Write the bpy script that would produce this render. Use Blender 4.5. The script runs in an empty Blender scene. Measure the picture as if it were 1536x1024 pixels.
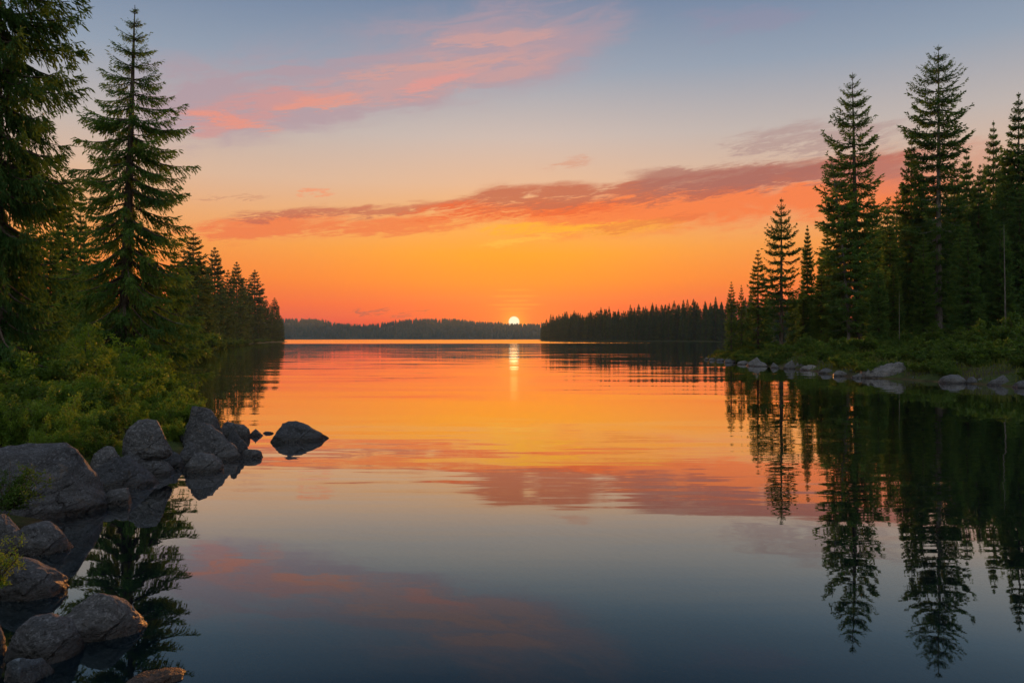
import bpy, math, random
import numpy as np
from mathutils import Vector, Matrix, noise as mnoise

scene = bpy.context.scene
COL = scene.collection
R = math.radians

# ------------------------------------------------------------------ camera
EYE, FOC, CX, HZ = 1.7, 1195.0, 768.0, 508.0      # eye height, focal length and horizon of the photograph (its pixels)
cam_d = bpy.data.cameras.new("camera"); cam = bpy.data.objects.new("camera", cam_d); COL.objects.link(cam)
cam.location = (0, 0, EYE); cam.rotation_euler = (R(90), 0, 0)
cam_d.sensor_width = 36.0; cam_d.lens = FOC / 1536 * 36.0; cam_d.shift_y = -(512 - HZ) / 1536
cam_d.clip_start = 0.05; cam_d.clip_end = 20000
scene.camera = cam

def at(px, py, z=0.0):
    """point at height z seen at a pixel of the photograph"""
    d = (EYE - z) * FOC / (py - HZ)
    return ((px - CX) / FOC * d, d)
def sky_at(px, py):
    """azimuth, elevation in degrees of a pixel"""
    u, v = (px - CX) / FOC, (HZ - py) / FOC
    return math.degrees(math.atan(u)), math.degrees(math.atan2(v, math.sqrt(1 + u * u)))
def lin(c):
    return tuple(((v / 255) / 12.92 if v <= 10 else (((v / 255) + .055) / 1.055) ** 2.4) for v in c)

# ------------------------------------------------------------------ node helper
class S:
    nt = None
    def __init__(s, k): s.k = k
    @staticmethod
    def put(node, i, v):
        if isinstance(v, S): S.nt.links.new(v.k, node.inputs[i])
        else: node.inputs[i].default_value = v
    def __add__(a, b): return M('ADD', a, b)
    def __radd__(a, b): return M('ADD', b, a)
    def __sub__(a, b): return M('SUBTRACT', a, b)
    def __rsub__(a, b): return M('SUBTRACT', b, a)
    def __mul__(a, b): return M('MULTIPLY', a, b)
    def __rmul__(a, b): return M('MULTIPLY', b, a)
    def __truediv__(a, b): return M('DIVIDE', a, b)
def M(op, a, b=None, c=None, clamp=False):
    n = S.nt.nodes.new('ShaderNodeMath'); n.operation = op; n.use_clamp = clamp
    for i, v in enumerate((a, b, c)):
        if v is not None: S.put(n, i, v)
    return S(n.outputs[0])
def smooth(x, a, b, lo=0.0, hi=1.0, kind='SMOOTHSTEP'):
    n = S.nt.nodes.new('ShaderNodeMapRange'); n.interpolation_type = kind
    for i, v in enumerate((x, a, b, lo, hi)): S.put(n, i, v)
    return S(n.outputs[0])
def vec(x, y, z):
    n = S.nt.nodes.new('ShaderNodeCombineXYZ')
    for i, v in enumerate((x, y, z)): S.put(n, i, v)
    return S(n.outputs[0])
def sep(v):
    n = S.nt.nodes.new('ShaderNodeSeparateXYZ'); S.put(n, 0, v)
    return [S(o) for o in n.outputs]
def noise(v, scale=1.0, detail=3.0, rough=.5, dist=0.0, col=False, dim='3D'):
    n = S.nt.nodes.new('ShaderNodeTexNoise'); n.noise_dimensions = dim
    S.put(n, 'Vector', v); S.put(n, 'Scale', scale); S.put(n, 'Detail', detail); S.put(n, 'Roughness', rough); S.put(n, 'Distortion', dist)
    return S(n.outputs[1 if col else 0])
def ramp(x, stops, kind='LINEAR'):
    n = S.nt.nodes.new('ShaderNodeValToRGB'); S.put(n, 0, x); cr = n.color_ramp; cr.interpolation = kind
    while len(cr.elements) < len(stops): cr.elements.new(.5)
    for e, (p, c) in zip(cr.elements, stops): e.position = p; e.color = tuple(c) + (1,)
    return S(n.outputs[0])
def mix(f, a, b, mode='MIX'):
    n = S.nt.nodes.new('ShaderNodeMix'); n.data_type = 'RGBA'; n.blend_type = mode; n.clamp_factor = True
    for i, v in ((0, f), (6, a), (7, b)):
        if isinstance(v, tuple) and len(v) == 3: v = v + (1,)
        S.put(n, i, v)
    return S(n.outputs[2])
def node(kind, out=0, **kw):
    n = S.nt.nodes.new(kind)
    for k, v in kw.items(): S.put(n, k.replace('_', ' '), (v + (1,)) if isinstance(v, tuple) and len(v) == 3 and 'olor' in k else v)
    return S(n.outputs[out])

# ------------------------------------------------------------------ world: dusk sky with clouds
SUN_AZ, SUN_EL = sky_at(771, 482.5)
world = bpy.data.worlds.new("World"); scene.world = world; world.use_nodes = True
nt = world.node_tree; nt.nodes.clear(); S.nt = nt
dx, dy, dz = sep(node('ShaderNodeTexCoord'))
DEG = 180 / math.pi
A0 = M('ARCTAN2', dx, dy) * DEG
E0 = M('ARCSINE', dz) * DEG
# feathering: the cloud coordinates are bent by drawn-out noise
wv = vec(A0 * .16, (E0 - A0 * .1) * .6, 3.1)
wn = sep(noise(wv, 1.0, 4, .55, .3, col=True))
A = A0 + (wn[0] - .5) * 5.0
E = E0 + (wn[1] - .5) * 1.7
n1 = noise(vec(A0 * .22 + 7, (E0 - A0 * .13) * 1.5 + (wn[2] - .5) * 1.6, 1.7), 1.0, 5, .6, .4)
n3 = noise(vec(A0 * .55 + 3, (E0 - A0 * .12) * 4.2 + (wn[0] - .5) * 3, 4.4), 1.0, 6, .68, .9)
n4 = noise(vec(A0 * 1.1 + 13, (E0 - A0 * .12) * 8.0 + (wn[2] - .5) * 6, 7.4), 1.0, 5, .7, 1.2)
A = A + (n3 - .5) * 5.0
E = E + (n3 - .5) * 1.5 + (n4 - .5) * .7
n1 = smooth(n1 * .5 + n3 * .3 + n4 * .2, .36, .64)
n2 = smooth(noise(vec(A0 * .12 + 31, (E0 - A0 * .10) * .55 + (wn[1] - .5) * 1.5, 9.2), 1.0, 6, .62, .6), .34, .66)
def rel(c): return lin(c)
EMAX = 34.0
far_ramp = ramp(E0 / EMAX, [(0, lin((192, 52, 62))), (1.3 / EMAX, lin((224, 68, 56))), (2.5 / EMAX, lin((250, 92, 22))),
    (4.3 / EMAX, lin((254, 130, 38))), (6.5 / EMAX, lin((249, 156, 72))), (8.6 / EMAX, lin((238, 172, 116))), (11 / EMAX, lin((221, 184, 156))),
    (14.2 / EMAX, lin((192, 181, 176))), (18.5 / EMAX, lin((146, 160, 178))), (23.2 / EMAX, lin((110, 132, 162))), (28 / EMAX, lin((88, 110, 145))), (1, lin((74, 94, 132)))])
sun_ramp = ramp(E0 / EMAX, [(0, (.92, .025, 0)), (1.3 / EMAX, (1.05, .055, 0)), (2.4 / EMAX, (1.10, .115, 0)),
    (4.0 / EMAX, (1.12, .285, 0)), (6.0 / EMAX, (1.08, .40, .008)), (8.2 / EMAX, lin((250, 178, 90))), (11 / EMAX, lin((230, 190, 156))),
    (14.2 / EMAX, lin((203, 190, 182))), (18.5 / EMAX, lin((152, 166, 182))), (23.2 / EMAX, lin((112, 134, 163))), (28 / EMAX, lin((88, 110, 145))), (1, lin((74, 94, 132)))])
da = (A0 - SUN_AZ) / 12.5
glow = M('EXPONENT', (da * da) * -1.0)
sky = mix(glow, far_ramp, sun_ramp)
# the sky behind the viewer and to the sides: out of view, brightened overhead as added fill light
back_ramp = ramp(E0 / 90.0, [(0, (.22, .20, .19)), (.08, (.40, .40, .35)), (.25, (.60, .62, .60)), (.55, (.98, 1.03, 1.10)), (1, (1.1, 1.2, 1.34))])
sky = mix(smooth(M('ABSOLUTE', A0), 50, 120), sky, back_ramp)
def stroke(x0, y0, x1, y1, up, dn, col, op, k=.7, ends=(90, 90), nz=None, lo=.12, hi=.95, still=False):
    """a cloud streak between two directions; up/dn: feathering above and below in pixels of the photograph"""
    global sky
    p = FOC * math.pi / 180
    a0, e0 = sky_at(x0, y0); a1, e1 = sky_at(x1, y1)
    L = math.hypot(a1 - a0, e1 - e0); cx, cy = (a1 - a0) / L, (e1 - e0) / L
    A, E = (A0, E0) if still else (globals()['A'], globals()['E'])
    al = (A - a0) * cx + (E - e0) * cy
    pe = (E - e0) * cx - (A - a0) * cy
    m = M('MAXIMUM', pe * (p / up), pe * (-p / dn))
    m = smooth(m, 0.0, 1.0, 1.0, 0.0)
    m = m * smooth(al, 0.0, ends[0] / p) * smooth(al, L - ends[1] / p, L, 1.0, 0.0)
    nn = n1 if nz is None else nz
    m = m * (1 - k + nn * (2 * k))
    m = smooth(m, lo, hi) * op
    sky = mix(m, sky, lin(col))
# upper left: broad mauve veil with salmon lower hems
stroke(100, 190, 1040, 0, 125, 85, (178, 152, 162), .8, .6, (160, 260), n2 * .7 + n3 * .3, .08, 1.0)
stroke(420, 160, 900, 70, 60, 30, (206, 158, 154), .6, .8, (170, 160))
stroke(240, 205, 560, 120, 45, 22, (222, 146, 136), .5, .8, (60, 140))
stroke(250, 158, 470, 205, 12, 16, (242, 148, 122), .62, .85, (80, 110))
stroke(385, 162, 600, 142, 14, 14, (236, 152, 130), .66, .85, (80, 120))
stroke(560, 150, 770, 100, 20, 12, (228, 152, 144), .7, .8, (90, 120))
stroke(600, 72, 900, 36, 20, 18, (216, 160, 150), .55, .85, (110, 120))
stroke(480, 110, 840, 88, 14, 10, (214, 158, 148), .5, .9, (90, 120))
stroke(950, 50, 1260, 12, 34, 28, (150, 140, 165), .35, .6, (130, 110), n2)
# middle band: mauve top, glowing hem
stroke(700, 322, 1500, 262, 36, 62, (250, 120, 58), .9, .4, (160, 150), n2, .05, .8)
stroke(240, 342, 820, 322, 20, 26, (242, 118, 66), .85, .6, (80, 160))
stroke(300, 326, 800, 300, 16, 14, (194, 98, 78), .8, .85, (80, 140))
stroke(560, 318, 1020, 300, 20, 22, (236, 92, 48), .9, .7, (140, 160))
stroke(640, 304, 1420, 232, 34, 30, (188, 98, 78), .92, .8, (150, 90))
stroke(880, 272, 1420, 240, 30, 34, (166, 104, 96), .8, .7, (140, 90), n2 * .6 + n3 * .4)
stroke(1040, 220, 1420, 196, 36, 26, (172, 140, 138), .6, .9, (110, 100))
stroke(1180, 262, 1560, 236, 50, 60, (206, 128, 108), .45, .5, (120, 60), n2)
stroke(800, 248, 905, 232, 9, 9, (214, 146, 120), .5, .7, (40, 40))
stroke(700, 345, 1080, 328, 11, 14, (255, 182, 44), .95, .6, (110, 130))
stroke(690, 366, 860, 352, 6, 7, (255, 196, 70), .75, .6, (70, 60))
stroke(840, 345, 1130, 318, 9, 10, (232, 112, 62), .7, .6, (100, 110))
stroke(300, 295, 400, 298, 4, 4, (206, 140, 110), .6, .6, (30, 40))
stroke(440, 288, 510, 291, 4, 4, (246, 146, 104), .7, .5, (25, 25))
stroke(520, 464, 585, 466, 3.5, 3.5, (168, 66, 66), .75, .4, (20, 20))
stroke(585, 469, 640, 468, 3.5, 3.5, (180, 70, 66), .6, .4, (20, 20))
# thin bright bars of cloud above the sun
for yy, wdt, c in ((469, 34, (255, 146, 20)), (463, 46, (255, 178, 40)), (457, 58, (255, 172, 26)), (451, 40, (255, 182, 40)), (444, 54, (255, 172, 26)), (435, 46, (255, 176, 30))):
    stroke(774 - wdt, yy + .5, 772 + wdt, yy - .5, 3.0, 2.6, c, .5, .3, (40, 40), still=True)
# sun disc and aureole
ra = (A0 - SUN_AZ); re_ = (E0 - SUN_EL); rr = M('SQRT', ra * ra + re_ * re_)
sky = mix(M('EXPONENT', (rr / 5.2) * -1.0) * .62, sky, (1.18, .32, 0.0))
sky = mix(M('EXPONENT', (rr / .85) * (rr / .85) * -1.0) * .75, sky, (1.2, .40, .01))
sky = mix(smooth(rr, .41, .32), sky, (2.5, 2.25, 1.5))
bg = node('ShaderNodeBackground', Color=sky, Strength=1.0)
tex = nt.nodes.new('ShaderNodeTexSky'); tex.sky_type = 'NISHITA'; tex.sun_disc = False
tex.sun_elevation = R(SUN_EL); tex.sun_rotation = R(SUN_AZ)
bg2 = node('ShaderNodeBackground', Color=S(tex.outputs[0]), Strength=0.003)
add = nt.nodes.new('ShaderNodeAddShader'); nt.links.new(bg.k, add.inputs[0]); nt.links.new(bg2.k, add.inputs[1])
wo = nt.nodes.new('ShaderNodeOutputWorld'); nt.links.new(add.outputs[0], wo.inputs[0])
world.cycles.sampling_method = 'MANUAL'; world.cycles.sample_map_resolution = 1024

# ------------------------------------------------------------------ sun lamp
sun_d = bpy.data.lights.new("sun", 'SUN'); sun_o = bpy.data.objects.new("sun", sun_d); COL.objects.link(sun_o)
sun_d.energy = 3.2; sun_d.angle = R(0.6); sun_d.color = (1.0, .38, .09)
sa, se = R(SUN_AZ), R(SUN_EL + .25)
to_sun = Vector((math.sin(sa) * math.cos(se), math.cos(sa) * math.cos(se), math.sin(se)))
sun_o.rotation_euler = to_sun.to_track_quat('Z', 'Y').to_euler()

vs = scene.view_settings
vs.view_transform = 'Standard'; vs.look = 'None'; vs.exposure = 0.0; vs.gamma = 1.0
cy = scene.cycles
cy.max_bounces = 6; cy.diffuse_bounces = 3; cy.glossy_bounces = 3; cy.transmission_bounces = 4; cy.transparent_max_bounces = 8
cy.volume_bounces = 1
cy.sample_clamp_direct = 1.05; cy.sample_clamp_indirect = 1.0
cy.caustics_reflective = False; cy.caustics_refractive = False
cy.use_denoising = True

# ------------------------------------------------------------------ materials
def material(name):
    m = bpy.data.materials.new(name); m.use_nodes = True; m.node_tree.nodes.clear(); S.nt = m.node_tree
    return m
def out(shader, vol=None, disp=None):
    o = S.nt.nodes.new('ShaderNodeOutputMaterial'); S.nt.links.new(shader.k, o.inputs[0])
    if vol is not None: S.nt.links.new(vol.k, o.inputs[1])
def bump(h, strength, dist):
    return node('ShaderNodeBump', Height=h, Strength=strength, Distance=dist)
def geo_pos(): return node('ShaderNodeNewGeometry', 0)
def mixsh(f, a, b):
    n = S.nt.nodes.new('ShaderNodeMixShader'); S.put(n, 0, f); S.nt.links.new(a.k, n.inputs[1]); S.nt.links.new(b.k, n.inputs[2])
    return S(n.outputs[0])

def leaf_material(name, dark, light, trans, tr_col, spec=.15, scale=1.2):
    m = material(name)
    oc = node('ShaderNodeTexCoord', 3)
    rnd = node('ShaderNodeObjectInfo', 5)
    f = noise(oc, scale, 3, .6)
    c = mix(smooth(f, .3, .7), dark, light)
    c = mix(1.0, c, ramp(rnd, [(0, (.72, .78, .72)), (.5, (1, 1, 1)), (1, (1.22, 1.12, .85))]), 'MULTIPLY')
    d = node('ShaderNodeBsdfPrincipled', Base_Color=c, Roughness=.55, Specular_IOR_Level=spec)
    t = node('ShaderNodeBsdfTranslucent', Color=mix(1.0, c, tr_col, 'MULTIPLY'))
    out(mixsh(trans, d, t)); return m
M_needle = leaf_material('spruce_needles', (.032, .084, .026), (.074, .142, .034), .42, (2.6, 2.2, .9), .12, .9)
M_needle_far = leaf_material('spruce_needles_far', (.028, .062, .024), (.056, .098, .032), .35, (2.0, 1.8, .9), .1, .5)
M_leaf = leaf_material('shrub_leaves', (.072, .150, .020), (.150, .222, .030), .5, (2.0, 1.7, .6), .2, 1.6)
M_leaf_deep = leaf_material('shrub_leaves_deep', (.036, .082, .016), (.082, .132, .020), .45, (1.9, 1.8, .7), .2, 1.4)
M_grass = leaf_material('grass_blades', (.050, .080, .014), (.10, .115, .022), .4, (1.8, 1.6, .6), .15, 2.0)

def bark_material(name, a, b):
    m = material(name); oc = node('ShaderNodeTexCoord', 3); x, y, z = sep(oc)
    v = vec(x * 9, y * 9, z * 1.6)
    f = noise(v, 1.6, 6, .65, .6)
    c = mix(smooth(f, .3, .7), a, b)
    c = mix(smooth(noise(oc, 3.0, 3, .6), .55, .75), c, (.16, .16, .14))
    out(node('ShaderNodeBsdfPrincipled', Base_Color=c, Roughness=.9, Specular_IOR_Level=.1, Normal=bump(f, .9, .04))); return m
M_bark = bark_material('spruce_bark', (.035, .026, .020), (.12, .095, .075))
M_bark_pale = bark_material('grey_bark', (.09, .08, .072), (.22, .20, .18))
M_bark_white = bark_material('white_bark', (.26, .25, .23), (.5, .48, .45))

def rock_material(name, dark, light, warm):
    m = material(name)
    oc = node('ShaderNodeTexCoord', 3); pz = sep(geo_pos())[2]; rnd = node('ShaderNodeObjectInfo', 5)
    x, y, z = sep(oc)
    big = noise(oc, 2.6, 5, .6, .4)
    sv = vec(x * 1.5 + z * 3.2 + rnd * 9, y * 7, z * 8 - x * 5)
    str_ = noise(sv, 1.7, 6, .65, 1.0)
    fine = noise(oc, 34, 4, .75)
    sp = noise(oc, 75, 3, .7)
    c = mix(smooth(big, .3, .7), dark, light)
    c = mix(smooth(fine, .50, .66) * .75, c, tuple(v * 1.9 for v in light))
    c = mix(smooth(sp, .52, .64) * .8, c, tuple(v * .35 for v in dark))
    c = mix(smooth(noise(oc, 4.5, 5, .7, .8), .56, .68) * .6, c, warm)
    c = mix(smooth(str_, .6, .75) * .45, c, tuple(v * 1.5 for v in light))
    c = mix(1.0, c, ramp(rnd, [(0, (.66, .70, .76)), (.5, (1, 1, 1)), (1, (1.32, 1.25, 1.16))]), 'MULTIPLY')
    wet = smooth(pz + (noise(oc, 7, 3, .6) - .5) * .09, .03, .13, 1.0, 0.0)     # wet band left by the water, its colour darkened further as underside shade
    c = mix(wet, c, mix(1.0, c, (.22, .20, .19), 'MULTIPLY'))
    vn = S.nt.nodes.new('ShaderNodeTexVoronoi'); vn.feature = 'DISTANCE_TO_EDGE'
    S.put(vn, 'Vector', vec(x * 2.2 + big * .9, y * 2.2 + str_ * .5, z * 3.4 - x * 1.2 + big * .7)); S.put(vn, 'Scale', 1.15)
    crack = smooth(S(vn.outputs[0]), 0.0, .035, 1.0, 0.0) * smooth(noise(oc, 3.1, 3, .6), .52, .68)
    c = mix(crack * .8, c, tuple(v * .3 for v in dark))
    h = crack * -.5 + big * .5 + str_ * .55 + fine * .10 + noise(oc, 14, 6, .7, .5) * .45
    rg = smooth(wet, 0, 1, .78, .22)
    out(node('ShaderNodeBsdfPrincipled', Base_Color=c, Roughness=rg, Specular_IOR_Level=.35, Normal=bump(h, 1.0, .07)))
    return m
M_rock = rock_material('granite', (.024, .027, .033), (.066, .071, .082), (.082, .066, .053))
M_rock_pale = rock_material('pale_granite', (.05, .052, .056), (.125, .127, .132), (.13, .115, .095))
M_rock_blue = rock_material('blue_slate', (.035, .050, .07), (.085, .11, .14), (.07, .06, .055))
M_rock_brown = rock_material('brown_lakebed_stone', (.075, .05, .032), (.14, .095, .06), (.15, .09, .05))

# forest floor and lake bed: one sheet
m = material('ground'); M_ground = m
pos = geo_pos(); px_, py_, pz_ = sep(pos)
soil = mix(smooth(noise(pos, 1.7, 5, .6), .35, .65), (.020, .016, .010), (.045, .036, .022))
moss = mix(smooth(noise(pos, 3.1, 5, .7), .35, .7), (.022, .036, .010), (.050, .070, .018))
gcol = mix(smooth(noise(pos, .6, 4, .6, .4), .38, .56), soil, moss)
bed = mix(smooth(noise(pos, 2.3, 6, .65), .35, .65), (.028, .018, .010), (.085, .055, .030))
gcol = mix(smooth(pz_, -.02, .08), bed, gcol)
out(node('ShaderNodeBsdfPrincipled', Base_Color=gcol, Roughness=.9, Specular_IOR_Level=.1, Normal=bump(noise(pos, 9, 6, .7), .9, .06)))

# lake water: mirror with ripples over clear brownish water
m = material('lake_water'); M_water = m
pos = geo_pos(); x, y, z = sep(pos)
dist = M('SQRT', x * x + y * y)
def slope(kx, ky, seed, det=2.0):
    v = vec(x * kx + seed, y * ky, seed * 1.7)
    a = sep(noise(v, 1.0, det, .5, .25, col=True))
    return (a[0] - .5), (a[1] - .5)
s1 = slope(.022, .11, 3.3); s2 = slope(.10, .55, 11.0); s3 = slope(.32, 2.4, 21.0, 3.0); s4 = slope(.9, 6.0, 41.0)
patch = smooth(noise(vec(x * .03, y * .12, 5.0), 1.0, 3, .5), .35, .65, .35, 1.3)
nearf = smooth(dist, 4, 30, .7, 1.0)
sy = s1[1] * .018 + (s2[1] * .050 + s3[1] * .034) * patch * nearf + s4[1] * .024 * patch
sx = s1[0] * .003 + (s2[0] * .004 + s3[0] * .005) * patch * nearf + s4[0] * .003 * patch
ruf = smooth(dist + (noise(vec(x * .006, y * .01, 2.0), 1.0, 2, .5) - .5) * 90, 250, 330)   # breeze far out on the lake
sy = sy - ruf * (.028 + M('ABSOLUTE', noise(vec(x * .15, y * .6, 8.0), 1.0, 2, .6) - .5) * .10)
nrm = node('ShaderNodeVectorMath'); nn = nrm.k.node; nn.operation = 'NORMALIZE'
S.put(nn, 0, vec(sx, sy, 1.0))
cosv = M('ABSOLUTE', sep(node('ShaderNodeNewGeometry', 4))[2])
gl = node('ShaderNodeBsdfAnisotropic', Color=mix(smooth(cosv, .12, .36), (1, 1, 1), (.74, .95, 1.0)), Roughness=.012, Normal=S(nn.outputs[0]))
refl = ramp(cosv, [(0, (1, 1, 1)), (.06, (.93,) * 3), (.14, (.78,) * 3), (.24, (.42,) * 3), (.33, (.19,) * 3), (.40, (.095,) * 3), (.6, (.07,) * 3), (1, (.03,) * 3)])
tr = node('ShaderNodeBsdfTransparent', Color=(.80, .84, .86))
body = node('ShaderNodeBsdfDiffuse', Color=(.010, .034, .055))       # the blue of the water itself
tr = mixsh(.11, tr, body)
out(mixsh(refl, tr, gl), node('ShaderNodeVolumeAbsorption', Color=(.30, .26, .20), Density=2.6))

# ------------------------------------------------------------------ mesh + object helpers
def new_mesh(name, V, F, mats, smooth_=False, mat_idx=None):
    """V (n,3) array, F list of (m,k) arrays of faces"""
    me = bpy.data.meshes.new(name)
    V = np.asarray(V, np.float32); me.vertices.add(len(V)); me.vertices.foreach_set('co', V.ravel())
    F = [np.asarray(f, np.int32) for f in F if len(f)]
    loops = np.concatenate([f.ravel() for f in F]); tot = np.concatenate([np.full(len(f), f.shape[1], np.int32) for f in F])
    start = np.concatenate([[0], np.cumsum(tot)[:-1]]).astype(np.int32)
    me.loops.add(len(loops)); me.loops.foreach_set('vertex_index', loops)
    me.polygons.add(len(tot)); me.polygons.foreach_set('loop_start', start); me.polygons.foreach_set('loop_total', tot)
    for mt in (mats if isinstance(mats, (list, tuple)) else [mats]): me.materials.append(mt)
    me.update(calc_edges=True); me.validate()
    me.polygons.foreach_set('use_smooth', np.full(len(me.polygons), smooth_))
    return me
def link(name, me, parent=None):
    o = bpy.data.objects.new(name, me); COL.objects.link(o)
    if parent is not None: o.parent = parent
    return o
def tag(o, label=None, cat=None, group=None, kind=None):
    if label: o['label'] = label
    if cat: o['category'] = cat
    if group: o['group'] = group
    if kind: o['kind'] = kind
    return o

class Tubes:
    def __init__(s): s.V, s.F, s.n = [], [], 0
    def add(s, P, rad, k=6, cap=True):
        P = np.asarray(P, float); m_ = len(P); rad = np.broadcast_to(np.asarray(rad, float), (m_,))
        T = np.gradient(P, axis=0); T /= np.linalg.norm(T, axis=1)[:, None] + 1e-9
        up = np.array([0, 0, 1.0]) if abs(T[0, 2]) < .9 else np.array([1.0, 0, 0])
        a = np.cross(T, up); a /= np.linalg.norm(a, axis=1)[:, None] + 1e-9
        b = np.cross(T, a)
        th = np.arange(k) / k * 2 * math.pi
        ring = P[:, None, :] + rad[:, None, None] * (np.cos(th)[None, :, None] * a[:, None, :] + np.sin(th)[None, :, None] * b[:, None, :])
        s.V.append(ring.reshape(-1, 3))
        i = np.arange(m_ - 1)[:, None] * k; j = np.arange(k)[None, :]; j2 = (j + 1) % k
        s.F.append(np.stack([i + j, i + j2, i + k + j2, i + k + j], -1).reshape(-1, 4) + s.n)
        s.n += m_ * k
    def arrays(s): return np.concatenate(s.V), [np.concatenate(s.F)]

def unit(v): return v / (np.linalg.norm(v, axis=-1, keepdims=True) + 1e-9)
def diamonds(P, D, L, W, rng, bend=.0):
    """leaf-shaped quads: base P, direction D, length L, width W (arrays)"""
    n = len(P); D = unit(D); r = unit(rng.normal(size=(n, 3)))
    side = unit(np.cross(D, r)); L = np.broadcast_to(L, (n,))[:, None]; W = np.broadcast_to(W, (n,))[:, None]
    mid = P + D * L * .45
    V = np.stack([P, mid + side * W * .5, P + D * L + r * L * bend, mid - side * W * .5], 1).reshape(-1, 3)
    return V, np.arange(4 * n).reshape(n, 4)

def conifer(name, seed, H, base, prof, nb, twig, sprig, sl, sw, pitch=(45, -14), sag=.12, tip=.14, droop=.5, lean=(0, 0), r0=None,
            whorl=None, bark=None, needle=None, limb_bare=.12, tier=.12, sj=.36, gaps=0.0, jit=.25, bias=None, twig_len=.36, low_limbs=0, trunk_bend=.0):
    """trunk (with limbs) and crown meshes. prof(f): crown radius, f = 0 at the tip .. 1 at the crown base"""
    rng = np.random.default_rng(seed)
    r0 = r0 or H * .0145
    tb = Tubes(); cv, cf, cn = [], [], 0
    def axis(h):
        t = np.asarray(h) / H
        return np.stack([lean[0] * t + trunk_bend * np.sin(t * 3.1) , lean[1] * t, np.asarray(h) * np.ones_like(t)], -1)
    hs = np.linspace(-.5, H, 22)
    rad = r0 * (1 - np.clip(hs, 0, H) / H) ** .85 + .006; rad[0] = r0 * 1.35; rad[1] = r0 * 1.08
    tb.add(axis(hs), rad, 10)
    f = np.sort(np.concatenate([rng.uniform(0, 1, nb) ** 1.12, rng.uniform(0, .16, nb // 9)]))
    if whorl: f = np.clip((np.floor(f * whorl) + .5 + rng.normal(0, tier, len(f))) / whorl, .014, 1)
    if gaps: f = f[rng.random(len(f)) > gaps * rng.random(len(f))]
    gold = rng.uniform(0, 6.28)
    for i, fi in enumerate(f):
        h = H * (1 - fi * (1 - base)); rmax = float(prof(fi))
        az = gold + i * 2.39996 + rng.normal(0, .25)
        L = max(.03, rmax * rng.uniform(1 - jit * 1.6, 1 + jit * .45))
        if bias: L *= bias(fi, az)
        p = R(pitch[0] + (pitch[1] - pitch[0]) * min(1, fi * 1.5) ** .7 + rng.normal(0, 5))
        t = np.linspace(0, 1, 7)
        z = L * (math.sin(p) * t - sag * np.sin(t * math.pi * .75) * (0.3 + fi) + tip * t ** 3)
        r = L * math.cos(p) * t
        wob = rng.normal(0, .04) * L * t ** 2
        dirh = np.array([math.cos(az), math.sin(az), 0]); sd = np.array([-math.sin(az), math.cos(az), 0])
        B = axis(h)[None] + r[:, None] * dirh + wob[:, None] * sd + z[:, None] * np.array([0, 0, 1.0])
        tb.add(B[:6], np.linspace(max(.008, min(r0 * .26, L * .021)), .006, 6), 4)
        nt_ = max(3 if L < .25 else 6, int(twig * (L ** .8)))
        tt = limb_bare + (1 - limb_bare) * rng.random(nt_) ** .85
        tt[0] = 1.0
        idx = np.minimum((tt * 6).astype(int), 5); fr = tt * 6 - idx
        P = B[idx] * (1 - fr[:, None]) + B[idx + 1] * fr[:, None]
        T = unit(B[idx + 1] - B[idx])
        sgn = rng.choice([-1, 1], nt_)[:, None]
        dn = np.array([0, 0, -1.0])
        D = unit(T * rng.uniform(.7, 1.1, (nt_, 1)) + sd * sgn * rng.uniform(.25, .9, (nt_, 1)) * (1 - tt[:, None] * .5) + dn * droop * rng.uniform(-.1, 1.1, (nt_, 1)))
        tl = np.clip(L * twig_len * (1.08 - tt) ** .6 * rng.uniform(.5, 1.15, nt_), sl * min(1.0, .16 + 3 * fi), 1.1)
        ns = np.maximum(2, (tl / sl * sprig).astype(int)); mx = ns.max()
        k = np.arange(mx)[None, :]; mask = k < ns[:, None]
        q = (k + .3) / ns[:, None]
        pos = P[:, None] + D[:, None] * (tl[:, None] * q)[..., None] + dn * (droop * .22 * tl[:, None] * q ** 2)[..., None]
        rnd = rng.normal(0, sj, (nt_, mx, 3)); rnd[..., 2] -= droop * .25
        dd = D[:, None] + rnd
        pos, dd = pos[mask], dd[mask]
        kf = min(1.0, .26 + 2.6 * fi)          # finer twigs towards the tip
        v, fc = diamonds(pos, dd, kf * sl * rng.uniform(.6, 1.25, len(pos)), kf * sw * rng.uniform(.6, 1.3, len(pos)), rng, .1)
        cv.append(v); cf.append(fc + cn); cn += len(v)
    # leader
    m_ = int(40 + 10 * sprig); hh = H * (1 - .06 * rng.random(m_) ** .7 - .003); a = rng.uniform(0, 6.28, m_)
    v, fc = diamonds(axis(hh), np.stack([np.cos(a) * .5, np.sin(a) * .5, np.full(m_, 1.5)], -1), sl * .36, sw * .4, rng)
    cv.append(v); cf.append(fc + cn); cn += len(v)
    for _ in range(low_limbs):           # dead limbs below the crown
        h = H * base * rng.uniform(.35, 1.0); az = rng.uniform(0, 6.28); L = float(prof(1)) * rng.uniform(.25, .7); t = np.linspace(0, 1, 5)
        B = axis(h)[None] + (L * t)[:, None] * np.array([math.cos(az), math.sin(az), 0]) + (-.28 * L * t + .1 * L * t ** 2)[:, None] * np.array([0, 0, 1.0])
        tb.add(B, np.linspace(r0 * .14, .004, 5), 4)
    tv, tf = tb.arrays()
    mt = new_mesh('trunk', tv, tf, bark or M_bark, True)
    mc = new_mesh('crown', np.concatenate(cv), [np.concatenate(cf)], needle or M_needle)
    return dict(name=name, H=H, trunk=mt, crown=mc)

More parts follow.
